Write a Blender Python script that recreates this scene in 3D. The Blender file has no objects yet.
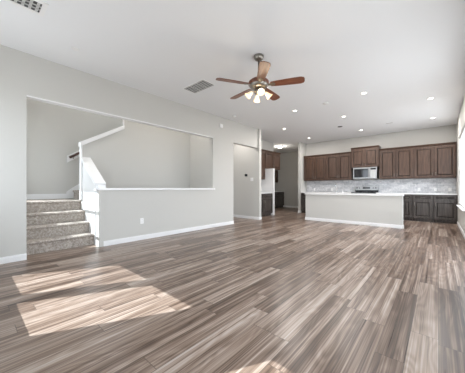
import bpy, bmesh, math, random
from mathutils import Vector, Matrix
random.seed(7)
S = bpy.context.scene
C = S.collection
PI = math.pi

# ------------------------------------------------------------------ camera
F_PX = 233.8
YAW = math.atan2(205.9, 233.8)
cam_d = bpy.data.cameras.new('camera')
cam_d.sensor_width = 36.0
cam_d.sensor_fit = 'HORIZONTAL'
cam_d.lens = F_PX / 465 * 36.0
cam_d.shift_y = 1.8 / 465
cam_d.clip_start = 0.02
cam = bpy.data.objects.new('camera', cam_d)
cam.location = (0, 0, 1.07)
cam.rotation_euler = (PI / 2, 0, YAW)
C.objects.link(cam)
S.camera = cam

# ------------------------------------------------------------------ world, sun, exposure
EXPOSURE = 0.06
S.view_settings.view_transform = 'Standard'
S.view_settings.look = 'None'
S.view_settings.gamma = 1
S.view_settings.use_curve_mapping = False
S.view_settings.exposure = EXPOSURE
W = bpy.data.worlds.new('overcast_bright_sky')
S.world = W
W.use_nodes = True
bg = W.node_tree.nodes['Background']
# sky above the horizon, sunlit pale ground below it
_nt = W.node_tree
_tc = _nt.nodes.new('ShaderNodeTexCoord')
_sp = _nt.nodes.new('ShaderNodeSeparateXYZ')
_rp = _nt.nodes.new('ShaderNodeValToRGB')
_nt.links.new(_tc.outputs['Generated'], _sp.inputs[0])
_mp = _nt.nodes.new('ShaderNodeMapRange')
_mp.inputs[1].default_value = -0.05
_mp.inputs[2].default_value = 0.05
_nt.links.new(_sp.outputs[2], _mp.inputs[0])
_nt.links.new(_mp.outputs[0], _rp.inputs[0])
_rp.color_ramp.elements[0].color = (0.45, 0.46, 0.475, 1)
_rp.color_ramp.elements[1].color = (0.72, 0.78, 0.86, 1)
_nt.links.new(_rp.outputs[0], bg.inputs[0])
bg.inputs[1].default_value = 7.8

sun_d = bpy.data.lights.new('sun', 'SUN')
sun_d.energy = 12
sun_d.angle = math.radians(0.3)
sun_d.color = (0.90, 0.96, 1.0)
sun = bpy.data.objects.new('sun', sun_d)
SUN_DIR = Vector((0.48, 0.875, -1.128)).normalized()
sun.rotation_euler = SUN_DIR.to_track_quat('-Z', 'Y').to_euler()
C.objects.link(sun)


def portal(name, loc, direction, sx, sy):
    d = bpy.data.lights.new(name, 'AREA')
    d.shape = 'RECTANGLE'
    d.size = sx
    d.size_y = sy
    d.cycles.is_portal = True
    o = bpy.data.objects.new(name, d)
    o.location = loc
    o.rotation_euler = Vector(direction).to_track_quat('-Z', 'Z').to_euler()
    C.objects.link(o)


# ------------------------------------------------------------------ materials
def new_mat(name):
    m = bpy.data.materials.new(name)
    m.use_nodes = True
    return m, m.node_tree, m.node_tree.nodes['Principled BSDF']


def plain(name, col, rough=0.5, metal=0.0, var=0.0, scale=30, spec=0.5, bump=0.0):
    m, nt, b = new_mat(name)
    b.inputs['Roughness'].default_value = rough
    b.inputs['Metallic'].default_value = metal
    b.inputs['Specular IOR Level'].default_value = spec
    n = nt.nodes.new('ShaderNodeTexNoise')
    tc = nt.nodes.new('ShaderNodeTexCoord')
    nt.links.new(tc.outputs['Object'], n.inputs['Vector'])
    n.inputs['Scale'].default_value = scale
    n.inputs['Detail'].default_value = 4
    mx = nt.nodes.new('ShaderNodeMix')
    mx.data_type = 'RGBA'
    mx.inputs[6].default_value = (*[c * (1 - var) for c in col], 1)
    mx.inputs[7].default_value = (*[min(1, c * (1 + var)) for c in col], 1)
    nt.links.new(n.outputs['Fac'], mx.inputs[0])
    nt.links.new(mx.outputs[2], b.inputs['Base Color'])
    if bump:
        bp = nt.nodes.new('ShaderNodeBump')
        bp.inputs['Strength'].default_value = bump
        bp.inputs['Distance'].default_value = 0.004
        nt.links.new(n.outputs['Fac'], bp.inputs['Height'])
        nt.links.new(bp.outputs[0], b.inputs['Normal'])
    return m


def emit(name, col, strength):
    m, nt, b = new_mat(name)
    b.inputs['Base Color'].default_value = (*col, 1)
    b.inputs['Emission Color'].default_value = (*col, 1)
    b.inputs['Emission Strength'].default_value = strength
    return m


M = {}
M['wall'] = plain('wall_paint', (0.58, 0.572, 0.543), 0.85, var=0.012, scale=120, spec=0.2, bump=0.05)
M['ceiling'] = plain('ceiling_paint', (0.84, 0.85, 0.86), 0.9, var=0.01, scale=160, spec=0.15, bump=0.05)
M['knee'] = plain('off_white_paint', (0.70, 0.70, 0.69), 0.6, var=0.01)
M['trim'] = plain('white_trim_paint', (0.82, 0.82, 0.82), 0.4, var=0.005)
M['plate'] = plain('white_plastic', (0.85, 0.85, 0.84), 0.4)
M['black'] = plain('black_plastic', (0.012, 0.012, 0.013), 0.25)
M['steel'] = plain('brushed_stainless_steel', (0.45, 0.45, 0.45), 0.3, metal=1.0, var=0.05, scale=60)
M['chrome'] = plain('chrome', (0.8, 0.8, 0.8), 0.12, metal=1.0)
M['nickel'] = plain('brushed_nickel', (0.27, 0.25, 0.22), 0.3, metal=1.0, var=0.05)
M['darkglass'] = plain('black_glass', (0.02, 0.02, 0.022), 0.06)
M['quartz'] = plain('white_quartz', (0.80, 0.80, 0.80), 0.25, var=0.04, scale=14)
M['grille'] = plain('grille_grey', (0.07, 0.07, 0.07), 0.6)
M['slat'] = plain('vent_slat_grey', (0.55, 0.55, 0.54), 0.5)
M['bulb'] = emit('recessed_bulb', (1.0, 0.93, 0.80), 9.0)
M['shade'] = emit('frosted_lit_glass', (1.0, 0.80, 0.55), 0.62)
M['fanbulb'] = emit('fan_bulb', (1.0, 0.92, 0.78), 7.0)
M['glass'] = None


def math_n(nt, op, a, b=None):
    n = nt.nodes.new('ShaderNodeMath')
    n.operation = op
    for i, v in enumerate((a, b)):
        if v is None:
            continue
        if isinstance(v, (int, float)):
            n.inputs[i].default_value = v
        else:
            nt.links.new(v, n.inputs[i])
    return n.outputs[0]


def ramp(nt, fac, stops):
    r = nt.nodes.new('ShaderNodeValToRGB')
    e = r.color_ramp.elements
    while len(e) < len(stops):
        e.new(0.5)
    for i, (p, c) in enumerate(stops):
        e[i].position = p
        e[i].color = (*c, 1)
    nt.links.new(fac, r.inputs[0])
    return r.outputs[0]


def wood_floor():
    m, nt, b = new_mat('wood_plank_floor')
    L = nt.links
    tc = nt.nodes.new('ShaderNodeTexCoord')
    sp = nt.nodes.new('ShaderNodeSeparateXYZ')
    L.new(tc.outputs['Object'], sp.inputs[0])
    X, Y = sp.outputs[0], sp.outputs[1]
    w, ln = 0.156, 1.22
    xs = math_n(nt, 'DIVIDE', X, w)
    row = math_n(nt, 'FLOOR', xs)
    wn = nt.nodes.new('ShaderNodeTexWhiteNoise')
    wn.noise_dimensions = '1D'
    L.new(row, wn.inputs['W'])
    ys = math_n(nt, 'ADD', math_n(nt, 'DIVIDE', Y, ln), math_n(nt, 'MULTIPLY', wn.outputs['Value'], 7.3))
    colm = math_n(nt, 'FLOOR', ys)
    cx = nt.nodes.new('ShaderNodeCombineXYZ')
    L.new(row, cx.inputs[0]); L.new(colm, cx.inputs[1])
    w2 = nt.nodes.new('ShaderNodeTexWhiteNoise')
    w2.noise_dimensions = '2D'
    L.new(cx.outputs[0], w2.inputs['Vector'])
    rnd = w2.outputs['Value']
    # grain: long streaks along the plank, shifted on every plank
    def streak(fx, fy, seed, detail, dist):
        g = nt.nodes.new('ShaderNodeCombineXYZ')
        L.new(math_n(nt, 'ADD', math_n(nt, 'MULTIPLY', X, fx), math_n(nt, 'MULTIPLY', rnd, seed)), g.inputs[0])
        L.new(math_n(nt, 'MULTIPLY', Y, fy), g.inputs[1])
        L.new(math_n(nt, 'MULTIPLY', rnd, 37.0), g.inputs[2])
        n = nt.nodes.new('ShaderNodeTexNoise')
        n.inputs['Scale'].default_value = 1.0
        n.inputs['Detail'].default_value = detail
        n.inputs['Roughness'].default_value = 0.55
        n.inputs['Distortion'].default_value = dist
        L.new(g.outputs[0], n.inputs['Vector'])
        return math_n(nt, 'SUBTRACT', n.outputs['Fac'], 0.5), n
    fine, n1 = streak(105.0, 0.75, 91.0, 4, 0.25)
    broad, nb = streak(24.0, 0.55, 47.0, 3, 0.5)
    bend, n2 = streak(6.0, 0.9, 53.0, 1, 0.3)
    rings = math_n(nt, 'SINE', math_n(nt, 'MULTIPLY', bend, 64.0))
    rings = math_n(nt, 'MULTIPLY', rings, 0.06)
    tone = math_n(nt, 'ADD', math_n(nt, 'MULTIPLY', fine, 1.1), math_n(nt, 'MULTIPLY', broad, 1.5))
    tone = math_n(nt, 'ADD', tone, math_n(nt, 'MULTIPLY', rnd, 0.40))
    tone = math_n(nt, 'ADD', math_n(nt, 'ADD', tone, rings), 0.20)
    col = ramp(nt, tone, [(0.0, (0.055, 0.034, 0.024)), (0.25, (0.120, 0.078, 0.056)),
                          (0.50, (0.235, 0.170, 0.131)), (0.72, (0.365, 0.290, 0.240)),
                          (1.0, (0.50, 0.432, 0.385))])
    # joints
    fx = math_n(nt, 'FRACT', xs)
    fy = math_n(nt, 'FRACT', ys)
    jx = math_n(nt, 'LESS_THAN', math_n(nt, 'ABSOLUTE', math_n(nt, 'SUBTRACT', fx, 0.5)), 0.486)
    jy = math_n(nt, 'LESS_THAN', math_n(nt, 'ABSOLUTE', math_n(nt, 'SUBTRACT', fy, 0.5)), 0.498)
    j = math_n(nt, 'MULTIPLY', jx, jy)
    j = math_n(nt, 'ADD', math_n(nt, 'MULTIPLY', j, 0.5), 0.5)
    mx = nt.nodes.new('ShaderNodeMix')
    mx.data_type = 'RGBA'
    mx.blend_type = 'MULTIPLY'
    mx.inputs[0].default_value = 1.0
    L.new(col, mx.inputs[6])
    L.new(j, mx.inputs[7])
    L.new(mx.outputs[2], b.inputs['Base Color'])
    rr = math_n(nt, 'ADD', math_n(nt, 'MULTIPLY', n1.outputs['Fac'], 0.12), 0.24)
    L.new(rr, b.inputs['Roughness'])
    b.inputs['Specular IOR Level'].default_value = 0.45
    bp = nt.nodes.new('ShaderNodeBump')
    bp.inputs['Strength'].default_value = 0.15
    bp.inputs['Distance'].default_value = 0.002
    L.new(math_n(nt, 'ADD', n1.outputs['Fac'], j), bp.inputs['Height'])
    L.new(bp.outputs[0], b.inputs['Normal'])
    return m


def wood(name, dark, light, rough=0.35, axis='Z', stretch=14.0):
    m, nt, b = new_mat(name)
    tc = nt.nodes.new('ShaderNodeTexCoord')
    mp = nt.nodes.new('ShaderNodeMapping')
    sc = {'X': (1.5, stretch, stretch), 'Y': (stretch, 1.5, stretch), 'Z': (stretch, stretch, 1.5)}[axis]
    mp.inputs['Scale'].default_value = sc
    nt.links.new(tc.outputs['Object'], mp.inputs[0])
    n = nt.nodes.new('ShaderNodeTexNoise')
    n.inputs['Scale'].default_value = 2.0
    n.inputs['Detail'].default_value = 5
    n.inputs['Distortion'].default_value = 0.5
    nt.links.new(mp.outputs[0], n.inputs['Vector'])
    col = ramp(nt, n.outputs['Fac'], [(0.25, dark), (0.75, light)])
    nt.links.new(col, b.inputs['Base Color'])
    b.inputs['Roughness'].default_value = rough
    return m


def tiles():
    m, nt, b = new_mat('marble_subway_tile')
    tc = nt.nodes.new('ShaderNodeTexCoord')
    sp = nt.nodes.new('ShaderNodeSeparateXYZ')
    nt.links.new(tc.outputs['Object'], sp.inputs[0])
    cb = nt.nodes.new('ShaderNodeCombineXYZ')
    nt.links.new(sp.outputs[0], cb.inputs[0]); nt.links.new(sp.outputs[2], cb.inputs[1])
    br = nt.nodes.new('ShaderNodeTexBrick')
    nt.links.new(cb.outputs[0], br.inputs['Vector'])
    br.inputs['Color1'].default_value = (0.50, 0.51, 0.53, 1)
    br.inputs['Color2'].default_value = (0.74, 0.74, 0.75, 1)
    br.inputs['Mortar'].default_value = (0.80, 0.79, 0.77, 1)
    br.inputs['Scale'].default_value = 1.0
    br.inputs['Mortar Size'].default_value = 0.003
    br.inputs['Brick Width'].default_value = 0.15
    br.inputs['Row Height'].default_value = 0.075
    n = nt.nodes.new('ShaderNodeTexNoise')
    n.inputs['Scale'].default_value = 9
    n.inputs['Detail'].default_value = 6
    n.inputs['Distortion'].default_value = 1.5
    nt.links.new(cb.outputs[0], n.inputs['Vector'])
    v = ramp(nt, n.outputs['Fac'], [(0.3, (0.72, 0.73, 0.76)), (0.6, (1, 1, 1))])
    mx = nt.nodes.new('ShaderNodeMix')
    mx.data_type = 'RGBA'
    mx.blend_type = 'MULTIPLY'
    mx.inputs[0].default_value = 0.9
    nt.links.new(br.outputs['Color'], mx.inputs[6]); nt.links.new(v, mx.inputs[7])
    nt.links.new(mx.outputs[2], b.inputs['Base Color'])
    b.inputs['Roughness'].default_value = 0.2
    return m


def carpet():
    m, nt, b = new_mat('speckled_carpet')
    tc = nt.nodes.new('ShaderNodeTexCoord')
    n = nt.nodes.new('ShaderNodeTexNoise')
    n.inputs['Scale'].default_value = 28
    n.inputs['Detail'].default_value = 6
    n.inputs['Roughness'].default_value = 0.8
    nt.links.new(tc.outputs['Object'], n.inputs['Vector'])
    col = ramp(nt, n.outputs['Fac'], [(0.36, (0.26, 0.225, 0.195)), (0.52, (0.42, 0.375, 0.335)), (0.66, (0.62, 0.57, 0.52))])
    nt.links.new(col, b.inputs['Base Color'])
    b.inputs['Roughness'].default_value = 1.0
    b.inputs['Specular IOR Level'].default_value = 0.1
    bp = nt.nodes.new('ShaderNodeBump')
    bp.inputs['Strength'].default_value = 0.5
    bp.inputs['Distance'].default_value = 0.01
    nt.links.new(n.outputs['Fac'], bp.inputs['Height'])
    nt.links.new(bp.outputs[0], b.inputs['Normal'])
    return m


def window_glass():
    m = bpy.data.materials.new('window_glass')
    m.use_nodes = True
    nt = m.node_tree
    nt.nodes.clear()
    out = nt.nodes.new('ShaderNodeOutputMaterial')
    t = nt.nodes.new('ShaderNodeBsdfTransparent')
    t.inputs[0].default_value = (0.97, 0.98, 0.98, 1)
    g = nt.nodes.new('ShaderNodeBsdfGlossy')
    g.inputs['Roughness'].default_value = 0.02
    mx = nt.nodes.new('ShaderNodeMixShader')
    mx.inputs[0].default_value = 0.05
    nt.links.new(t.outputs[0], mx.inputs[1]); nt.links.new(g.outputs[0], mx.inputs[2])
    nt.links.new(mx.outputs[0], out.inputs[0])
    return m


M['floor'] = wood_floor()
M['cab'] = wood('dark_espresso_wood', (0.042, 0.022, 0.014), (0.125, 0.074, 0.052), 0.34)
M['basecab'] = wood('shaded_espresso_wood', (0.034, 0.028, 0.025), (0.115, 0.100, 0.092), 0.30)  # espresso wood again, with shade and window glare put into the colour
M['groove_shade'] = plain('painted_groove_shade', (0.012, 0.009, 0.007), 0.6)  # shadow lines of the door recesses put into a dark colour
M['blade'] = wood('reddish_brown_blade_wood', (0.10, 0.032, 0.016), (0.26, 0.10, 0.055), 0.35, axis='X')
M['rail'] = wood('dark_brown_rail_wood', (0.05, 0.022, 0.014), (0.12, 0.055, 0.035), 0.35, axis='Y')
M['tile'] = tiles()
M['carpet'] = carpet()
M['glass'] = window_glass()
M['ground'] = plain('pale_ground_outside', (0.35, 0.34, 0.30), 0.95, var=0.1, scale=2)


# ------------------------------------------------------------------ mesh helpers
def box(bm, x0, x1, y0, y1, z0, z1):
    if x1 < x0: x0, x1 = x1, x0
    if y1 < y0: y0, y1 = y1, y0
    if z1 < z0: z0, z1 = z1, z0
    v = [bm.verts.new(p) for p in ((x0, y0, z0), (x1, y0, z0), (x1, y1, z0), (x0, y1, z0),
                                   (x0, y0, z1), (x1, y0, z1), (x1, y1, z1), (x0, y1, z1))]
    for f in ((3, 2, 1, 0), (4, 5, 6, 7), (0, 1, 5, 4), (1, 2, 6, 5), (2, 3, 7, 6), (3, 0, 4, 7)):
        bm.faces.new([v[i] for i in f])


def boxes(*bs):
    bm = bmesh.new()
    for b in bs:
        box(bm, *b)
    return bm


def prism(bm, pts, axis, a, b):
    """polygon pts (2D) extruded along axis from a to b.  axis 'X': pts=(y,z); 'Y': pts=(x,z); 'Z': pts=(x,y)"""
    def P(p, t):
        return {'X': (t, p[0], p[1]), 'Y': (p[0], t, p[1]), 'Z': (p[0], p[1], t)}[axis]
    va = [bm.verts.new(P(p, a)) for p in pts]
    vb = [bm.verts.new(P(p, b)) for p in pts]
    n = len(pts)
    bm.faces.new(va)
    bm.faces.new(list(reversed(vb)))
    for i in range(n):
        bm.faces.new((va[i], va[(i + 1) % n], vb[(i + 1) % n], vb[i]))
    bmesh.ops.recalc_face_normals(bm, faces=bm.faces)


def lathe(bm, prof, n=24, mat=Matrix()):
    """prof: list of (r, z); revolved about z, open surface or closed when r=0 at the ends"""
    rings = []
    for r, z in prof:
        if r < 1e-6:
            rings.append([bm.verts.new(mat @ Vector((0, 0, z)))])
        else:
            rings.append([bm.verts.new(mat @ Vector((r * math.cos(2 * PI * k / n), r * math.sin(2 * PI * k / n), z))) for k in range(n)])
    for a, b in zip(rings, rings[1:]):
        for k in range(n):
            k2 = (k + 1) % n
            if len(a) == 1 and len(b) == 1:
                continue
            if len(a) == 1:
                bm.faces.new((a[0], b[k2], b[k]))
            elif len(b) == 1:
                bm.faces.new((a[k], a[k2], b[0]))
            else:
                bm.faces.new((a[k], a[k2], b[k2], b[k]))
    bmesh.ops.recalc_face_normals(bm, faces=bm.faces)


def tube(bm, pts, r, n=10):
    pts = [Vector(p) for p in pts]
    rings = []
    for i, p in enumerate(pts):
        d = (pts[min(i + 1, len(pts) - 1)] - pts[max(i - 1, 0)]).normalized()
        up = Vector((0, 0, 1)) if abs(d.z) < 0.9 else Vector((1, 0, 0))
        a = d.cross(up).normalized()
        b = d.cross(a).normalized()
        rings.append([bm.verts.new(p + (a * math.cos(2 * PI * k / n) + b * math.sin(2 * PI * k / n)) * r) for k in range(n)])
    for A, B in zip(rings, rings[1:]):
        for k in range(n):
            bm.faces.new((A[k], A[(k + 1) % n], B[(k + 1) % n], B[k]))
    bm.faces.new(rings[0]); bm.faces.new(list(reversed(rings[-1])))
    bmesh.ops.recalc_face_normals(bm, faces=bm.faces)


def obj(name, bm, mat, parent=None, smooth=False, bevel=0.0, loc=None):
    me = bpy.data.meshes.new(name)
    bmesh.ops.recalc_face_normals(bm, faces=bm.faces)
    bm.to_mesh(me)
    bm.free()
    me.materials.append(mat)
    if smooth:
        for p in me.polygons:
            p.use_smooth = True
    o = bpy.data.objects.new(name, me)
    C.objects.link(o)
    if parent is not None:
        o.parent = parent
    if loc is not None:
        o.location = loc
    if bevel:
        md = o.modifiers.new('bevel', 'BEVEL')
        md.width = bevel
        md.segments = 2
        md.limit_method = 'ANGLE'
    return o


def tag(o, label, cat, group=None):
    o['label'] = label
    o['category'] = cat
    if group:
        o['group'] = group
    return o


def thing(name, label, cat, loc=(0, 0, 0), rotz=0.0, group=None):
    o = bpy.data.objects.new(name, None)
    o.empty_display_size = 0.1
    C.objects.link(o)
    o.location = loc
    o.rotation_euler = (0, 0, rotz)
    return tag(o, label, cat, group)


def struct(name, bm, mat, parent=None, bevel=0.0):
    o = obj(name, bm, mat, parent, bevel=bevel)
    if parent is None:
        o['kind'] = 'structure'
    return o


def dup(root, loc, label):
    r = root.copy()
    C.objects.link(r)
    r.location = loc
    r['label'] = label
    for ch in list(root.children):
        c = ch.copy()
        C.objects.link(c)
        c.parent = r
        for g in ch.children:
            d = g.copy()
            C.objects.link(d)
            d.parent = c
    return r


# ------------------------------------------------------------------ room shell
H = 3.10
XL, XR, YF, YB = -4.64, 0.43, -0.45, 10.27     # left wall face, right wall face, wall behind camera, kitchen back wall
T = 0.12
LZ = 0.82                                     # stair landing height

struct('floor', boxes((-7.5, XR + T, YF - T, 12.2, -0.15, 0.0)), M['floor'])
struct('ceiling', boxes((XL - T, XR + T, YF - T, 12.2, H, H + 0.2), (-7.5, XL - T, 4.57, 12.2, H, H + 0.2)), M['ceiling'])
struct('ceiling_stairwell', boxes((-7.1, XL - T, 0.40, 4.57, 4.6, 4.75)), M['ceiling'])

# left wall with stair opening and hall opening
OY0, OY1, OZ = 0.59, 4.45, 2.47
HY0, HY1, HZ = 5.31, 6.58, 2.45
PZ = 1.03
struct('wall_left', boxes(
    (XL - T, XL, YF - T, OY0, 0, H), (XL - T, XL, OY0, OY1, OZ, H), (XL - T, XL, OY1, HY0, 0, H),
    (XL - T, XL, 1.60, OY1, 0, PZ), (XL - T, XL, HY0, HY1, HZ, H)), M['wall'])
struct('wall_stairwell_upper', boxes((XL - T, XL, 0.45, 4.57, H + 0.2, 4.6)), M['wall'])

# right wall windows: the far one, plus nearer unseen ones added for daylight
RW = [(0.7, 3.0, 0.60, 2.50), (3.6, 6.1, 0.10, 2.50), (7.0, 9.25, 0.60, 2.50)]


def wall_holes(name, axis, c0, c1, a0, a1, z0, z1, holes, mat):
    """wall slab between c0..c1 thickness, running a0..a1, with rectangular holes sorted along a"""
    bm = bmesh.new()

    def bb(p0, p1, q0, q1):
        if p1 - p0 < 1e-6 or q1 - q0 < 1e-6:
            return
        if axis == 'Y':
            box(bm, c0, c1, p0, p1, q0, q1)
        else:
            box(bm, p0, p1, c0, c1, q0, q1)
    cur = a0
    for (h0, h1, hz0, hz1) in sorted(holes):
        bb(cur, h0, z0, z1)
        bb(h0, h1, z0, hz0)
        bb(h0, h1, hz1, z1)
        cur = h1
    bb(cur, a1, z0, z1)
    return struct(name, bm, mat)


wall_holes('wall_right', 'Y', XR, XR + T, YF - T, YB + T, 0, H, RW, M['wall'])
FW = [(-4.437, -3.56, 0.985, 2.54), (-3.45, -2.60, 0.91, 2.47), (-1.81, -0.93, 0.93, 2.355)]
wall_holes('wall_front', 'X', YF - T, YF, XL, XR, 0, H, FW, M['wall'])
struct('wall_back', boxes((-4.62, XR, YB, YB + T, 0, H)), M['wall'])
struct('wall_pantry', boxes((-4.66, -4.54, 9.70, 12.0, 0, H)), M['wall'])
struct('wall_hall', boxes((-7.4, -4.58, HY1, HY1 + T, 0, H)), M['wall'])
struct('wall_hall_left', boxes((-7.5, -7.38, 4.45, 6.7, 0, H)), M['wall'])
struct('wall_kitchen_left', boxes((-5.65, -5.53, HY1 + T, 9.05, 0, H)), M['wall'])
struct('wall_kitchen_stub', boxes((-5.53, -4.885, 7.99, 8.08, 0, 1.86)), M['trim'])
struct('wall_nook_left', boxes((-7.42, -7.30, 6.70, 12.0, 0, H)), M['wall'])
struct('wall_nook_back', boxes((-7.5, -4.54, 12.0, 12.12, 0, H)), M['wall'])

# stairwell shell
SX = -6.85
SWIN = (-6.40, -5.20, 1.05, 2.45)
wall_holes('wall_stairwell_south', 'X', OY0 - T, OY0, SX - T, XL - T, 0, 4.6, [SWIN], M['wall'])
FILL_WIN = (2.6, 4.3, 3.3, 4.5)  # unseen high window, added to brighten the stairwell
wall_holes('wall_stairwell_far', 'Y', SX - T, SX, OY0 - T, 4.57, 0, 4.6, [FILL_WIN], M['wall'])
struct('wall_stairwell_north', boxes((SX, XL - T, OY1, OY1 + T, 0, 4.6)), M['wall'])
# wall beside the second flight: sloping top, then full height
bm = bmesh.new()
KX0, KX1 = -5.70, -5.61
prism(bm, [(1.60, 0), (OY1, 0), (OY1, 4.6), (2.45, 4.6), (2.45, 2.50), (1.60, 1.97)], 'X', KX0, KX1)
struct('wall_stairs_inner', bm, M['wall'])
# knee wall beside the first flight, sloping top
bm = bmesh.new()
prism(bm, [(KX1, 0), (XL - T, 0), (XL - T, 1.12), (-5.63, 1.71)], 'Y', 1.60, 1.72)
struct('wall_stairs_knee', bm, M['knee'])
struct('wall_stairs_post', boxes((XL - T - 0.02, XL - 0.045, 1.592, 1.72, PZ, 1.13)), M['trim'])

# trims
struct('trim_lit_soffit', boxes((XL - T, XL + 0.004, OY0, OY1, OZ - 0.02, OZ)), M['trim'])  # white strip added under the header, its lit underside put into the colour
struct('trim_1', boxes((XL - T - 0.03, XL + 0.03, 1.55, OY1, PZ, PZ + 0.045), (XL - 0.0, XL + 0.03, OY1, OY1 + 0.07, PZ, PZ + 0.045)),
       M['trim'], bevel=0.006)
bm = bmesh.new()
prism(bm, [(-5.70, 1.735), (-4.79, 1.12), (-4.76, 1.165), (-4.78, 1.18), (-5.70, 1.79)], 'Y', 1.565, 1.755)
struct('trim_2', bm, M['trim'], bevel=0.006)
bm = bmesh.new()
prism(bm, [(1.56, 1.945), (2.47, 2.475), (2.47, 2.57), (1.56, 2.04)], 'X', KX0 - 0.03, KX1 + 0.03)
box(bm, KX1 - 0.02, KX1 + 0.02, 2.435, 2.47, 2.50, 2.95)
struct('trim_3', bm, M['trim'], bevel=0.008)
struct('trim_4', boxes((KX0 - 0.012, KX1 + 0.012, 1.575, 1.60, LZ, 1.98)), M['trim'], bevel=0.004)
# sloped skirt board of the second flight on the far wall
bm = bmesh.new()
prism(bm, [(1.61, LZ), (4.40, LZ), (4.40, LZ + 2.10), (1.70, LZ + 0.24), (1.61, LZ + 0.16)], 'X', SX, SX + 0.02)
struct('trim_5', bm, M['trim'])
struct('trim_6', boxes((XL, XL + 0.018, 1.585, 1.66, 0.0, PZ)), M['wall'])


def baseboard(name, segs, parent=None):
    """segs: (x0,y0,x1,y1, nx,ny) wall line and the side the board stands on"""
    bm = bmesh.new()
    for x0, y0, x1, y1, nx, ny in segs:
        for t, z0, z1 in ((0.016, 0.0, 0.075), (0.010, 0.075, 0.092)):
            box(bm, min(x0, x1, x0 + nx * t), max(x0, x1, x0 + nx * t), min(y0, y1, y0 + ny * t), max(y0, y1, y0 + ny * t), z0, z1)
    o = obj(name, bm, M['trim'], parent)
    if parent is None:
        o['kind'] = 'structure'
    return o


baseboard('baseboard_left', [(XL, YF, XL, OY0, 1, 0), (XL, 1.6, XL, HY0, 1, 0), (XL - T, HY0, XL, HY0, 0, 1)])
baseboard('baseboard_hall', [(-7.3, HY1, -4.58, HY1, 0, -1), (-4.58, HY1 - 0.016, -4.58, HY1 + T, 1, 0)])
baseboard('baseboard_right', [(XR, YF, XR, 9.6, -1, 0)])
baseboard('baseboard_front', [(XL, YF, XR, YF, 0, 1)])
baseboard('baseboard_nook', [(-7.3, 12.0, -4.66, 12.0, 0, -1)])
baseboard('baseboard_pantry', [(-4.66, 9.70, -4.54, 9.70, 0, -1), (-4.54, 9.684, -4.54, YB, 1, 0), (-4.66, 9.684, -4.66, 12.0, -1, 0)])
bm = boxes((SX, SX + 0.016, OY0, 1.62, LZ, LZ + 0.10), (SX, SX + 0.010, OY0, 1.62, LZ + 0.10, LZ + 0.12))
struct('baseboard_landing', bm, M['trim'])


# windows
def window(n, axis, wall0, wall1, a0, a1, z0, z1, inward, mullions=(1, 1), sill=True):
    fr = bmesh.new()
    mid = (wall0 + wall1) / 2
    w = 0.045

    def bb(bm, p0, p1, c0, c1, q0, q1):
        if axis == 'Y':
            box(bm, c0, c1, p0, p1, q0, q1)
        else:
            box(bm, p0, p1, c0, c1, q0, q1)
    for p in ((a0, a0 + w, z0, z1), (a1 - w, a1, z0, z1), (a0 + w, a1 - w, z0, z0 + w), (a0 + w, a1 - w, z1 - w, z1)):
        bb(fr, p[0], p[1], mid - 0.03, mid + 0.03, p[2], p[3])
    for k in range(1, mullions[0]):
        p = a0 + (a1 - a0) * k / mullions[0]
        bb(fr, p - 0.016, p + 0.016, mid - 0.012, mid + 0.012, z0 + w, z1 - w)
    for k in range(1, mullions[1]):
        q = z0 + (z1 - z0) * k / mullions[1]
        bb(fr, a0 + w, a1 - w, mid - 0.013, mid + 0.013, q - 0.014, q + 0.014)
    root = struct('window_%d' % n, fr, M['trim'])
    g = bmesh.new()
    bb(g, a0 + w, a1 - w, mid - 0.002, mid + 0.002, z0 + w, z1 - w)
    obj('pane', g, M['glass'], root)
    face = wall0 if inward < 0 else wall1
    if sill:
        sb = bmesh.new()
        bb(sb, a0 - 0.05, a1 + 0.05, min(face + inward * 0.05, mid + 0.03 * inward), max(face + inward * 0.05, mid + 0.03 * inward), z0 - 0.005, z0 + 0.025) if False else \
            bb(sb, a0 - 0.04, a1 + 0.04, face if inward > 0 else face - 0.045, face + 0.045 if inward > 0 else face, z0 - 0.03, z0)
        obj('window_sill', sb, M['trim'], root)


for i, (a0, a1, z0, z1) in enumerate(RW):
    window(1 + i, 'Y', XR, XR + T, a0, a1, z0, z1, -1, (2, 2))
    portal('window_portal', (XR + T + 0.01, (a0 + a1) / 2, (z0 + z1) / 2), (-1, 0, 0), a1 - a0, z1 - z0)
for i, (a0, a1, z0, z1) in enumerate(FW):
    window(4 + i, 'X', YF - T, YF, a0, a1, z0, z1, 1, (1, 1))
    portal('window_portal', ((a0 + a1) / 2, YF - T - 0.01, (z0 + z1) / 2), (0, 1, 0), a1 - a0, z1 - z0)
a0, a1, z0, z1 = SWIN
window(7, 'X', OY0 - T, OY0, a0, a1, z0, z1, 1, (5, 3), sill=False)
portal('window_portal', ((a0 + a1) / 2, OY0 - T - 0.01, (z0 + z1) / 2), (0, 1, 0), a1 - a0, z1 - z0)

a0, a1, z0, z1 = FILL_WIN
window(8, 'Y', SX - T, SX, a0, a1, z0, z1, 1, (2, 2))  # added opening, lets extra daylight onto the stair walls
portal('window_portal', (SX - T - 0.01, (a0 + a1) / 2, (z0 + z1) / 2), (1, 0, 0), a1 - a0, z1 - z0)

# ------------------------------------------------------------------ staircase
st = thing('carpeted_staircase', 'grey speckled carpeted staircase rising through the opening in the left wall', 'stairs', (-5.3, 1.1, 0))
TX = [-4.93, -5.19, -5.45, -5.71]
RZ = LZ / 4


def rel(bm, root):
    bmesh.ops.translate(bm, verts=bm.verts, vec=-root.location)
    return bm


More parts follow.
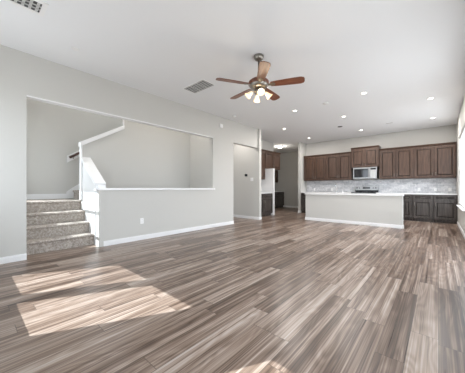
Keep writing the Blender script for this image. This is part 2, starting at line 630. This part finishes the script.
for k in range(4):
    z1 = RZ * (k + 1)
    back = TX[k + 1] if k < 3 else SX + 0.001
    x1 = TX[k]
    # tread block with a rounded, slightly overhanging nose
    bm = bmesh.new()
    pr_ = [(back - (0.0 if k == 3 else 0.02), 0.0 + RZ * k * 0.0), (x1, 0.0), (x1, z1 - 0.05), (x1 + 0.022, z1 - 0.035), (x1 + 0.026, z1 - 0.015),
           (x1 + 0.014, z1), (back - (0.0 if k == 3 else 0.02), z1)]
    prism(bm, pr_, 'Y', OY0 + 0.001, 1.598)
    obj('step' if k < 3 else 'landing', rel(bm, st), M['carpet'], st)
for k in range(7):
    y0 = 1.76 + 0.28 * k
    z1 = LZ + RZ * (k + 1)
    bm = bmesh.new()
    prism(bm, [(y0, z1 - RZ - 0.1), (y0 + 0.30, z1 - RZ - 0.1), (y0 + 0.30, z1), (y0 - 0.012, z1), (y0 - 0.026, z1 - 0.015), (y0 - 0.02, z1 - 0.04), (y0, z1 - 0.05)],
          'X', SX + 0.022, KX0 - 0.002)
    obj('step', rel(bm, st), M['carpet'], st)

# handrail on the far wall
hr = thing('stair_handrail', 'dark brown wooden handrail on a white board behind the stair landing', 'handrail', (SX + 0.05, 1.6, 1.8))
bm = bmesh.new()
prism(bm, [(1.62, 1.70), (3.9, 3.175), (3.9, 3.345), (1.62, 1.87)], 'X', SX, SX + 0.02)
obj('backing_board', rel(bm, hr), M['trim'], hr)
bm = bmesh.new()
tube(bm, [(SX + 0.07, 1.66, 1.825), (SX + 0.07, 3.85, 3.24)], 0.028, 14)
obj('rail', rel(bm, hr), M['rail'], hr, smooth=True)
for y in (1.75, 2.9, 3.7):
    z = 1.825 + (y - 1.66) * 0.647
    bm = bmesh.new()
    tube(bm, [(SX + 0.02, y, z - 0.07), (SX + 0.06, y, z - 0.065), (SX + 0.07, y, z - 0.02)], 0.007, 8)
    obj('bracket', rel(bm, hr), M['nickel'], hr, smooth=True)


# ------------------------------------------------------------------ cabinets (local frame: x along run, front faces -y)
def door_panel(bm, x0, x1, z0, z1, y):
    """raised panel door; front plane at y, extends to -y"""
    w = min(0.06, (z1 - z0) * 0.28)
    t = 0.026
    box(bm, x0, x0 + w, y - t, y, z0, z1)
    box(bm, x1 - w, x1, y - t, y, z0, z1)
    box(bm, x0 + w, x1 - w, y - t, y, z0, z0 + w)
    box(bm, x0 + w, x1 - w, y - t, y, z1 - w, z1)
    g = 0.016
    if x1 - x0 > 2 * (w + g) + 0.04 and z1 - z0 > 2 * (w + g) + 0.03:
        a0, a1, b0, b1 = x0 + w + g, x1 - w - g, z0 + w + g, z1 - w - g
        c0, c1, d0, d1 = a0 + 0.015, a1 - 0.015, b0 + 0.015, b1 - 0.015
        vo = [bm.verts.new(p) for p in ((a0, y - 0.005, b0), (a1, y - 0.005, b0), (a1, y - 0.005, b1), (a0, y - 0.005, b1))]
        vi = [bm.verts.new(p) for p in ((c0, y - 0.022, d0), (c1, y - 0.022, d0), (c1, y - 0.022, d1), (c0, y - 0.022, d1))]
        for k in range(4):
            bm.faces.new((vo[k], vo[(k + 1) % 4], vi[(k + 1) % 4], vi[k]))
        bm.faces.new(vi)


def groove(parent, x0, x1, z0, z1, y):  # dark plate behind the raised panel, standing in for recess shadow
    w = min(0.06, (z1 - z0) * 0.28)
    return obj('groove_shade_plate', boxes((x0 + w, x1 - w, y - 0.005, y, z0 + w, z1 - w)), M['groove_shade'], parent)


def bar_pull(parent, x, z, y, vertical=True, L=0.13):
    bm = bmesh.new()
    if vertical:
        tube(bm, [(x, y - 0.03, z - L / 2), (x, y - 0.03, z + L / 2)], 0.007, 8)
        for q in (-L / 2 + 0.015, L / 2 - 0.015):
            tube(bm, [(x, y, z + q), (x, y - 0.03, z + q)], 0.004, 6)
    else:
        tube(bm, [(x - L / 2, y - 0.03, z), (x + L / 2, y - 0.03, z)], 0.005, 8)
        for q in (-L / 2 + 0.015, L / 2 - 0.015):
            tube(bm, [(x + q, y, z), (x + q, y - 0.03, z)], 0.004, 6)
    return obj('handle', bm, M['nickel'], parent, smooth=True)


def upper_cabinet(label, loc, rotz, w, h, d=0.33, ndoors=2, crown=True, group='dark wood upper cabinets', handles=True, crown_ext=(0, 0)):
    """loc = front-left-bottom corner in local frame; body extends +y by d"""
    t = thing('upper_cabinet', label, 'cabinet', loc, rotz, group)
    obj('body', boxes((0, w, 0.0, d, 0, h)), M['cab'], t, bevel=0.002)
    dw = (w - 0.03) / ndoors
    for k in range(ndoors):
        x0 = 0.015 + k * dw + 0.012
        x1 = 0.015 + (k + 1) * dw - 0.012
        bm = bmesh.new()
        door_panel(bm, x0, x1, 0.03, h - 0.03, -0.001)
        dr = obj('door', bm, M['cab'], t, bevel=0.003)
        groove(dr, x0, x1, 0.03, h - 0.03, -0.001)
        if handles:
            hx = (x1 - 0.03) if (k % 2 == 0 and ndoors > 1) else (x0 + 0.03)
            bar_pull(dr, hx, 0.13 if h > 0.9 else 0.10, -0.027, True, 0.11)
    if crown:
        bm = bmesh.new()
        e0, e1 = crown_ext
        prism(bm, [(d, h), (-0.005, h), (-0.05, h + 0.045), (-0.05, h + 0.06), (d, h + 0.06)], 'X', -e0, w + e1)
        obj('crown_moulding', bm, M['cab'], t)
    return t


def base_cabinet(label, loc, rotz, w, ndoors=1, h=0.87, d=0.60, drawer=True, group='dark wood base cabinets'):
    t = thing('base_cabinet', label, 'cabinet', loc, rotz, group)
    obj('body', boxes((0, w, 0.0, d, 0.09, h)), M['basecab'], t, bevel=0.002)
    obj('toe_kick', boxes((0, w, 0.06, d, 0.0, 0.09)), M['basecab'], t)
    dw = (w - 0.02) / ndoors
    for k in range(ndoors):
        x0 = 0.01 + k * dw + 0.012
        x1 = 0.01 + (k + 1) * dw - 0.012
        zt = h - 0.02
        if drawer:
            bm = bmesh.new()
            door_panel(bm, x0, x1, h - 0.17, h - 0.02, -0.001)
            dr = obj('drawer', bm, M['basecab'], t, bevel=0.003)
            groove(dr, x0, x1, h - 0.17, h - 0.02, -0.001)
            bar_pull(dr, (x0 + x1) / 2, h - 0.095, -0.027, False, 0.11)
            zt = h - 0.185
        bm = bmesh.new()
        door_panel(bm, x0, x1, 0.115, zt, -0.001)
        dr = obj('door', bm, M['basecab'], t, bevel=0.003)
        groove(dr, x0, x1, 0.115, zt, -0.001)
        hx = (x1 - 0.03) if (k % 2 == 0 and ndoors > 1) else (x0 + 0.03)
        bar_pull(dr, hx, zt - 0.12, -0.027, True, 0.11)
    return t


# uppers on back wall (face Y=9.94)
UY = 9.94
UZ, UH = 1.40, 1.04
upper_cabinet('double-door upper cabinet at the far left end of the back wall run', (-4.50, UY, UZ), 0, 0.98, UH)
upper_cabinet('double-door upper cabinet directly left of the raised cabinet over the microwave', (-3.52, UY, UZ), 0, 0.97, UH)
upper_cabinet('short raised double-door cabinet above the microwave, taller than its neighbours', (-2.549, UY - 0.07, 1.86), 0, 0.928, 0.71, d=0.40, crown_ext=(0.0, 0.0))
upper_cabinet('double-door upper cabinet directly right of the microwave', (-1.62, UY, UZ), 0, 0.99, UH)
upper_cabinet('double-door upper cabinet at the far right end of the run, by the window wall', (-0.63, UY, UZ), 0, 1.05, UH)
# base run on back wall (face Y=9.65)
BY = 9.65
base_cabinet('base cabinet seen in the gap left of the island', (-4.50, BY, 0), 0, 1.02, 2)
base_cabinet('base cabinet left of the range, hidden behind the island', (-3.48, BY, 0), 0, 1.00, 2)
base_cabinet('base cabinet between the range and the right end of the island', (-1.66, BY, 0), 0, 0.72, 1)
base_cabinet('narrow base cabinet in shadow just past the right end of the island', (-0.93, BY, 0), 0, 0.29, 1)
base_cabinet('middle of the three base cabinets right of the island, one drawer over one door', (-0.635, BY, 0), 0, 0.51, 1)
base_cabinet('rightmost base cabinet, one drawer over one door, against the window wall', (-0.12, BY, 0), 0, 0.545, 1)
# quarter strip under base cabinets
# countertops
tag(obj('countertop', boxes((-4.52, -2.485, BY - 0.03, YB, 0.872, 0.91)), M['quartz'], bevel=0.004),
    'white countertop on the back wall left of the range', 'countertop')
tag(obj('countertop', boxes((-1.675, XR - 0.001, BY - 0.03, YB, 0.872, 0.91)), M['quartz'], bevel=0.004),
    'white countertop on the back wall right of the range, reaching the window wall', 'countertop')
tag(obj('tile_backsplash', boxes((-4.50, XR - 0.001, YB - 0.012, YB - 0.001, 0.912, 1.398)), M['tile']),
    'pale grey marble brick tile backsplash between counter and upper cabinets', 'backsplash')

# microwave
mw = thing('microwave', 'stainless steel microwave hung over the range', 'microwave', (-2.475, 9.87, 1.43))
obj('body', boxes((0, 0.79, 0.02, 0.385, 0, 0.425)), M['steel'], mw, bevel=0.004)
dr = obj('door', boxes((0.0, 0.56, -0.01, 0.02, 0.0, 0.425)), M['steel'], mw, bevel=0.004)
obj('door_window', boxes((0.04, 0.51, -0.014, -0.01, 0.05, 0.375)), M['darkglass'], dr)
bm = bmesh.new(); tube(bm, [(0.535, -0.04, 0.05), (0.535, -0.04, 0.38)], 0.009, 8)
for z in (0.07, 0.36): tube(bm, [(0.535, -0.01, z), (0.535, -0.04, z)], 0.006, 6)
obj('handle', bm, M['steel'], dr, smooth=True)
cp = obj('control_panel', boxes((0.565, 0.79, -0.01, 0.02, 0.0, 0.425)), M['steel'], mw, bevel=0.003)
obj('display', boxes((0.59, 0.765, -0.013, -0.01, 0.33, 0.39)), M['darkglass'], cp)
bm = bmesh.new()
for r in range(5):
    for q in range(3):
        box(bm, 0.60 + q * 0.055, 0.64 + q * 0.055, -0.013, -0.01, 0.05 + r * 0.052, 0.085 + r * 0.052)
obj('keypad', bm, M['slat'], cp)

# range
rg = thing('kitchen_range', 'stainless steel range with black cooktop behind the island', 'range', (-2.475, 9.60, 0))
obj('body', boxes((0.0, 0.785, 0.03, 0.64, 0.03, 0.905)), M['steel'], rg, bevel=0.004)
obj('cooktop', boxes((-0.005, 0.79, 0.0, 0.60, 0.905, 0.925)), M['darkglass'], rg, bevel=0.004)
od = obj('oven_door', boxes((0.01, 0.775, 0.0, 0.03, 0.22, 0.78)), M['steel'], rg, bevel=0.004)
obj('door_window', boxes((0.12, 0.665, -0.003, 0.0, 0.33, 0.66)), M['darkglass'], od)
bm = bmesh.new(); tube(bm, [(0.06, -0.04, 0.74), (0.725, -0.04, 0.74)], 0.012, 10)
for x in (0.09, 0.695): tube(bm, [(x, 0, 0.74), (x, -0.04, 0.74)], 0.008, 6)
obj('handle', bm, M['steel'], od, smooth=True)
obj('drawer', boxes((0.01, 0.775, 0.0, 0.03, 0.04, 0.20)), M['steel'], rg, bevel=0.004)
obj('front_panel', boxes((0.01, 0.775, 0.0, 0.03, 0.79, 0.90)), M['steel'], rg, bevel=0.004)
bg_ = obj('backguard', boxes((0.0, 0.785, 0.57, 0.645, 0.925, 1.15)), M['steel'], rg, bevel=0.008)
obj('display', boxes((0.27, 0.52, 0.565, 0.57, 1.05, 1.12)), M['darkglass'], bg_)
obj('vent_strip', boxes((0.0, 0.785, 0.562, 0.57, 0.93, 1.0)), M['black'], bg_)
for x in (0.07, 0.16, 0.62, 0.71):
    bm = bmesh.new(); lathe(bm, [(0, 0), (0.022, 0), (0.019, 0.022), (0, 0.022)], 16, Matrix.Translation((x, 0.57, 1.085)) @ Matrix.Rotation(PI / 2, 4, 'X'))
    obj('knob', bm, M['black'], bg_, smooth=False)
for x, y, r in ((0.2, 0.16, 0.09), (0.58, 0.16, 0.075), (0.2, 0.42, 0.075), (0.58, 0.42, 0.09)):
    bm = bmesh.new()
    for a in (0, 1):
        s_ = r * 0.9
        box(bm, x - (s_ if a else 0.006), x + (s_ if a else 0.006), y - (0.006 if a else s_), y + (0.006 if a else s_), 0.925, 0.945)
    lathe(bm, [(r * 0.42, 0.925), (r * 0.42, 0.938), (0, 0.938)], 14, Matrix.Translation((x, y, 0)))
    obj('burner', bm, M['black'], rg)

# island
IX0, IX1, IY = -3.40, -0.71, 7.63
isl = thing('kitchen_island', 'long kitchen island with a pale painted front and white countertop', 'island', (-2.05, IY, 0))
obj('front_panel', rel(boxes((IX0, IX1, IY, IY + 0.13, 0, 0.862)), isl), M['wall'], isl)
bm = bmesh.new()
for t, z0, z1 in ((0.016, 0.0, 0.075), (0.010, 0.075, 0.092)):
    box(bm, IX0 - t, IX1 + t, IY - t, IY, z0, z1)
    box(bm, IX0 - t, IX0, IY, IY + 0.13, z0, z1)
    box(bm, IX1, IX1 + t, IY, IY + 0.13, z0, z1)
obj('baseboard', rel(bm, isl), M['trim'], isl)
obj('cabinet_body', rel(boxes((IX0 + 0.1, IX1 - 0.10, IY + 0.13, 8.36, 0.0, 0.862)), isl), M['basecab'], isl)
SKX, SKY = -2.57, 8.0
ctm = bmesh.new()
x0, x1, y0, y1 = IX0 - 0.02, IX1 + 0.02, IY - 0.03, 8.38
a0, a1, b0, b1 = SKX - 0.35, SKX + 0.35, 7.85, 8.15
for q in ((x0, a0, y0, y1), (a1, x1 - 0.06, y0, y1), (a0, a1, y0, b0), (a0, a1, b1, y1), (x1 - 0.06, x1, y0, IY + 0.16)):
    box(ctm, *q, 0.862, 0.90)
obj('countertop', rel(ctm, isl), M['quartz'], isl)
skb = boxes((a0, a1, b0, b1, 0.68, 0.69), (a0, a0 + 0.01, b0, b1, 0.69, 0.885), (a1 - 0.01, a1, b0, b1, 0.69, 0.885),
            (a0, a1, b0, b0 + 0.01, 0.69, 0.885), (a0, a1, b1 - 0.01, b1, 0.69, 0.885))
obj('sink', rel(skb, isl), M['steel'], isl)
fc = thing('kitchen_faucet', 'tall chrome gooseneck faucet at the island sink', 'faucet', (SKX, 8.22, 0.90))
bm = bmesh.new(); lathe(bm, [(0, 0), (0.026, 0), (0.024, 0.03), (0.014, 0.05), (0, 0.05)], 16)
obj('base', bm, M['chrome'], fc, smooth=True)
pts = [(0, 0, 0.04), (0, 0, 0.24)] + [(0, -0.08 + 0.08 * math.cos(a), 0.24 + 0.08 * math.sin(a)) for a in [PI * k / 8 for k in range(1, 9)]] + [(0, -0.16, 0.18)]
bm = bmesh.new(); tube(bm, pts, 0.011, 10)
obj('spout', bm, M['chrome'], fc, smooth=True)
bm = bmesh.new(); tube(bm, [(0.015, 0, 0.04), (0.06, 0, 0.075)], 0.006, 8)
obj('lever', bm, M['chrome'], fc, smooth=True)
sd = thing('soap_dispenser', 'small pale soap dispenser beside the island faucet', 'dispenser', (-2.38, 8.22, 0.90))
bm = bmesh.new(); lathe(bm, [(0, 0), (0.02, 0), (0.02, 0.05), (0.008, 0.06), (0.008, 0.09), (0, 0.09)], 14)
obj('body', bm, M['plate'], sd, smooth=True)
bm = bmesh.new(); tube(bm, [(0, 0, 0.088), (0, -0.05, 0.088)], 0.006, 8)
obj('nozzle', bm, M['plate'], sd, smooth=True)

# left kitchen run: faces +X
R90 = PI / 2
base_cabinet('dark base cabinet in the left passage, just past the wall corner', (-4.93, 6.74, 0), R90, 1.24, 2)
tag(obj('countertop', boxes((-5.529, -4.90, 6.71, 7.985, 0.872, 0.91)), M['quartz'], bevel=0.004), 'white countertop on the base cabinet in the left passage', 'countertop')
upper_cabinet('tall upper cabinet in the left passage reaching lower than its neighbour', (-5.20, 6.74, 1.42), R90, 1.13, 1.12, group='upper cabinets in the left passage')
upper_cabinet('short upper cabinet in the left passage ending above the white panel', (-5.20, 7.87, 1.87), R90, 1.17, 0.67, group='upper cabinets in the left passage')
upper_cabinet('upper cabinet deepest in the left nook, seen below the short one', (-6.95, 10.1, 1.40), R90, 1.75, 1.05, ndoors=3, group='upper cabinets in the left passage')
base_cabinet('low dark base cabinet deepest in the left nook', (-6.62, 10.1, 0), R90, 1.85, 3, d=0.66)
tag(obj('countertop', boxes((-7.299, -6.59, 10.08, 11.99, 0.872, 0.91)), M['quartz'], bevel=0.004), 'white countertop deepest in the left nook', 'countertop')


# ------------------------------------------------------------------ ceiling fan
FX, FY = -2.07, 2.96
fan = thing('ceiling_fan', 'five-blade ceiling fan with lit glass shades hanging from the ceiling', 'fan', (FX, FY, H))
bm = bmesh.new(); lathe(bm, [(0, 0), (0.075, 0), (0.078, -0.02), (0.06, -0.055), (0.03, -0.075), (0, -0.078)], 28)
obj('canopy', bm, M['nickel'], fan, smooth=True)
bm = bmesh.new(); tube(bm, [(0, 0, -0.06), (0, 0, -0.34)], 0.013, 12)
obj('downrod', bm, M['nickel'], fan, smooth=True)
bm = bmesh.new(); lathe(bm, [(0, -0.31), (0.035, -0.315), (0.05, -0.345), (0.115, -0.365), (0.145, -0.40), (0.15, -0.455), (0.12, -0.49), (0.07, -0.505), (0, -0.505)], 32)
obj('motor_housing', bm, M['nickel'], fan, smooth=True)
bm = bmesh.new(); lathe(bm, [(0.118, -0.368), (0.150, -0.392), (0.156, -0.40), (0.158, -0.44), (0.150, -0.446)], 32)
obj('motor_band', bm, M['blade'], fan, smooth=True)
bm = bmesh.new(); lathe(bm, [(0, -0.50), (0.055, -0.50), (0.06, -0.53), (0.075, -0.55), (0.06, -0.575), (0.025, -0.59), (0, -0.60)], 24)
obj('light_kit', bm, M['nickel'], fan, smooth=True)
for k in range(5):
    ang = math.radians(-17 + 72 * k) + YAW
    Rm = Matrix.Rotation(ang, 4, 'Z') @ Matrix.Translation((0, 0, -0.452)) @ Matrix.Rotation(math.radians(-12), 4, 'X')
    bm = bmesh.new()
    outline = [(0.19, -0.052), (0.30, -0.062), (0.50, -0.072), (0.62, -0.074), (0.66, -0.060), (0.675, -0.03),
               (0.675, 0.03), (0.66, 0.060), (0.62, 0.074), (0.50, 0.072), (0.30, 0.062), (0.19, 0.052), (0.175, 0.03), (0.175, -0.03)]
    prism(bm, outline, 'Z', -0.004, 0.004)
    b_ = obj('blade', bm, M['blade'], fan)
    b_.matrix_local = Rm
    bm = bmesh.new()
    prism(bm, [(0.10, -0.018), (0.17, -0.020), (0.21, -0.042), (0.24, -0.03), (0.255, 0), (0.24, 0.03), (0.21, 0.042), (0.17, 0.020), (0.10, 0.018)], 'Z', -0.010, -0.005)
    obj('blade_bracket', bm, M['nickel'], b_)
for k in range(4):
    ang = math.radians(-85 + 90 * k) + YAW
    base = Matrix.Rotation(ang, 4, 'Z')
    bm = bmesh.new()
    tube(bm, [base @ Vector(p) for p in ((0.04, 0, -0.55), (0.085, 0, -0.545), (0.11, 0, -0.56))], 0.009, 8)
    arm = obj('lamp_arm', bm, M['nickel'], fan, smooth=True)
    tm = base @ Matrix.Translation((0.105, 0, -0.555)) @ Matrix.Rotation(math.radians(-46), 4, 'Y') @ Matrix.Scale(0.86, 4)
    bm = bmesh.new()
    lathe(bm, [(0.020, 0.0), (0.028, -0.015), (0.036, -0.045), (0.043, -0.075), (0.058, -0.105), (0.066, -0.115),
               (0.064, -0.116), (0.056, -0.106), (0.041, -0.077), (0.034, -0.047), (0.026, -0.017), (0.018, -0.002)], 24, tm)
    sh = obj('lamp_shade', bm, M['shade'], fan, smooth=True)
    bm = bmesh.new()
    lathe(bm, [(0, -0.01), (0.012, -0.015), (0.024, -0.05), (0.026, -0.07), (0.018, -0.09), (0, -0.097)], 16, tm)
    obj('bulb', bm, M['fanbulb'], fan, smooth=True)
pl = bpy.data.lights.new('fan_light', 'POINT')
pl.energy = 5
pl.color = (1.0, 0.82, 0.6)
pl.shadow_soft_size = 0.10
po = bpy.data.objects.new('fan_light', pl)
po.parent = fan
po.location = (0, 0, -0.74)
C.objects.link(po)

# ------------------------------------------------------------------ recessed lights
RL = [(-1.19, 5.59, 'recessed ceiling light brightest in the middle of the ceiling, right of the fan'),
      (-0.13, 6.92, 'recessed ceiling light nearest the right wall'),
      (-2.01, 7.04, 'recessed ceiling light over the middle of the island front'),
      (-0.12, 8.89, 'recessed ceiling light above the rightmost upper cabinets'),
      (-2.02, 9.07, 'recessed ceiling light in front of the microwave cabinet'),
      (-2.82, 5.67, 'recessed ceiling light just right of and beyond the fan'),
      (-3.95, 7.15, 'recessed ceiling light above the left end of the island walkway'),
      (-3.92, 9.12, 'recessed ceiling light by the wall corner left of the back cabinets'),
      ]
RL.append((-5.3, 5.9, 'unseen fill light added inside the side hall behind the left wall'))
RL.append((-6.3, 2.2, 'unseen fill light added high above the stair landing'))
RL.append((-5.2, 3.3, 'unseen fill light added high above the well between stairs and ledge'))
proto = None  # hall and stairwell entries are unseen fill lights, added to lift those walls
for x, y, lab in RL:
    if proto is None:
        proto = thing('recessed_light', lab, 'light', (x, y, H), 0, 'recessed ceiling lights')
        bm = bmesh.new(); lathe(bm, [(0.045, -0.001), (0.048, -0.006), (0.072, -0.006), (0.075, -0.0005), (0.075, 0.0)], 28)
        obj('trim_ring', bm, M['plate'], proto, smooth=True)
        bm = bmesh.new(); lathe(bm, [(0, -0.004), (0.038, -0.0035), (0.047, -0.0015)], 28)
        obj('lens', bm, M['bulb'], proto, smooth=True)
        t = proto
    else:
        t = dup(proto, (x, y, 4.6 if 'high above' in lab else H), lab)
    ld = bpy.data.lights.new('recessed_lamp', 'AREA')
    ld.shape = 'DISK'
    ld.size = 0.09
    ld.energy = (5.0 if 'landing' in lab else 28.0) if 'high above' in lab else (5.0 if 'side hall' in lab else 10.0)
    ld.color = (1.0, 0.95, 0.91)
    lo = bpy.data.objects.new('recessed_lamp', ld)
    lo.parent = t
    lo.location = (0, 0, -0.012)
    C.objects.link(lo)


fl = thing('flush_ceiling_light', 'round glowing flush ceiling light in the left nook beyond the passage cabinets', 'light', (-5.75, 10.0, H))
bm = bmesh.new(); lathe(bm, [(0, 0), (0.135, 0), (0.14, -0.02), (0.13, -0.03), (0, -0.03)], 28)
obj('base', bm, M['plate'], fl, smooth=True)
bm = bmesh.new(); lathe(bm, [(0.12, -0.03), (0.11, -0.055), (0.07, -0.075), (0, -0.083)], 28)
obj('lamp_shade', bm, M['bulb'], fl, smooth=True)
ld = bpy.data.lights.new('flush_lamp', 'POINT')
ld.energy = 13
ld.color = (1.0, 0.92, 0.82)
ld.shadow_soft_size = 0.12
lo = bpy.data.objects.new('flush_lamp', ld)
lo.parent = fl
lo.location = (0, 0, -0.23)
C.objects.link(lo)


# ------------------------------------------------------------------ vents, detectors
def vent(label, x0, x1, y0, y1, nsl, border=0.03):
    t = thing('ceiling_vent', label, 'vent', ((x0 + x1) / 2, (y0 + y1) / 2, H), 0, 'ceiling vents')
    w, d = (x1 - x0) / 2, (y1 - y0) / 2
    b = border
    obj('frame', boxes((-w - b, w + b, -d - b, -d, -0.008, 0), (-w - b, w + b, d, d + b, -0.008, 0), (-w - b, -w, -d, d, -0.008, 0), (w, w + b, -d, d, -0.008, 0)),
        M['plate'], t)
    obj('backing', boxes((-w, w, -d, d, -0.002, 0)), M['grille'], t)
    bm = bmesh.new()
    n = nsl
    for k in range(n):
        yc = -d + (k + 0.5) * 2 * d / n
        hw = 0.22 * 2 * d / n
        v = [bm.verts.new(p) for p in ((-w, yc - hw, -0.003), (w, yc - hw, -0.003), (w, yc + hw, -0.006), (-w, yc + hw, -0.006))]
        bm.faces.new(v)
    for xx in (-w / 3, w / 3):
        box(bm, xx - 0.004, xx + 0.004, -d, d, -0.012, -0.003)
    obj('louvres', bm, M['slat'], t)
    return t


vent('large rectangular return air grille in the ceiling left of the fan', -3.89, -3.30, 2.91, 3.21, 6, 0.012)
v1 = vent('white framed air vent in the ceiling at the top left corner of the photo', -3.46, -3.27, 0.26, 0.55, 5, 0.045)
vent('small air vent in the ceiling above the right upper cabinets', -1.24, -1.06, 8.62, 8.72, 3, 0.012)


def disc(name, label, cat, x, y, r, h, mat):
    bm = bmesh.new()
    lathe(bm, [(0, -h), (r * 0.8, -h), (r * 0.95, -h * 0.7), (r, -0.0), (0, 0)], 24)
    o = obj(name, bm, mat, smooth=True, loc=(x, y, H))
    return tag(o, label, cat)


disc('smoke_detector', 'small round white smoke detector on the ceiling between two recessed lights right of the fan', 'smoke detector', -2.01, 5.65, 0.07, 0.03, M['plate'])
disc('smoke_detector', 'small round white detector on the ceiling near the hall opening', 'smoke detector', -4.31, 4.95, 0.06, 0.035, M['plate'])
disc('sensor_cover', 'flat white round cover on the ceiling above the stair opening', 'sensor', -3.96, 1.04, 0.05, 0.012, M['plate'])
disc('ceiling_speaker', 'small dark round fixture on the ceiling in front of the back cabinets', 'speaker', -2.43, 8.11, 0.075, 0.012, M['grille'])

# wall devices
al = thing('motion_sensor', 'small white box sensor high on the left wall before the hall opening', 'sensor', (XL, 4.77, 2.84))
obj('housing', boxes((0, 0.03, -0.055, 0.055, -0.055, 0.055)), M['plate'], al, bevel=0.008)
obj('lens', boxes((0.03, 0.034, -0.02, 0.02, -0.025, 0.01)), M['plate'], al, bevel=0.001)


def outlet(label, loc, rotz, group='wall outlets', gang=1):
    t = thing('wall_outlet', label, 'outlet', loc, rotz, group)
    w = 0.037 * gang
    obj('cover_plate', boxes((-w, w, -0.006, 0, -0.058, 0.058)), M['plate'], t, bevel=0.002)
    for z in (-0.022, 0.022):
        s_ = obj('socket', boxes((-0.016, 0.016, -0.009, -0.006, z - 0.014, z + 0.014)), M['trim'], t, bevel=0.001)
        obj('slots', boxes((-0.008, -0.005, -0.0095, -0.009, z - 0.004, z + 0.008), (0.005, 0.008, -0.0095, -0.009, z - 0.004, z + 0.008)), M['black'], s_)
    return t


outlet('white outlet low on the left wall below the ledge of the stair opening', (XL, 2.41, 0.39), R90)
ty = YB - 0.012
outlet('white outlet on the tile at the left end of the backsplash', (-4.15, ty, 1.02), 0)
outlet('white outlet on the tile behind the island faucet', (-3.39, ty, 1.02), 0)
outlet('white outlet on the tile, leftmost of three right of the range', (-0.50, ty, 1.03), 0)
outlet('white outlet on the tile, middle of three right of the range', (-0.08, ty, 1.03), 0)
outlet('white outlet on the tile, rightmost one by the window wall', (0.28, ty, 1.03), 0)
th_ = thing('thermostat', 'small dark thermostat on the hall wall', 'thermostat', (-5.15, HY1, 1.54))
obj('housing', boxes((-0.05, 0.05, -0.02, 0, -0.03, 0.03)), M['black'], th_, bevel=0.004)
obj('mounting_plate', boxes((-0.06, 0.06, -0.005, 0, -0.04, 0.04)), M['black'], th_, bevel=0.001)
sw = thing('light_switch', 'white light switch beside the thermostat on the hall wall', 'switch', (-4.89, HY1, 1.38))
obj('cover_plate', boxes((-0.06, 0.06, -0.006, 0, -0.058, 0.058)), M['plate'], sw, bevel=0.002)
for x in (-0.023, 0.023):
    obj('rocker', boxes((x - 0.015, x + 0.015, -0.010, -0.006, -0.033, 0.033)), M['trim'], sw, bevel=0.001)
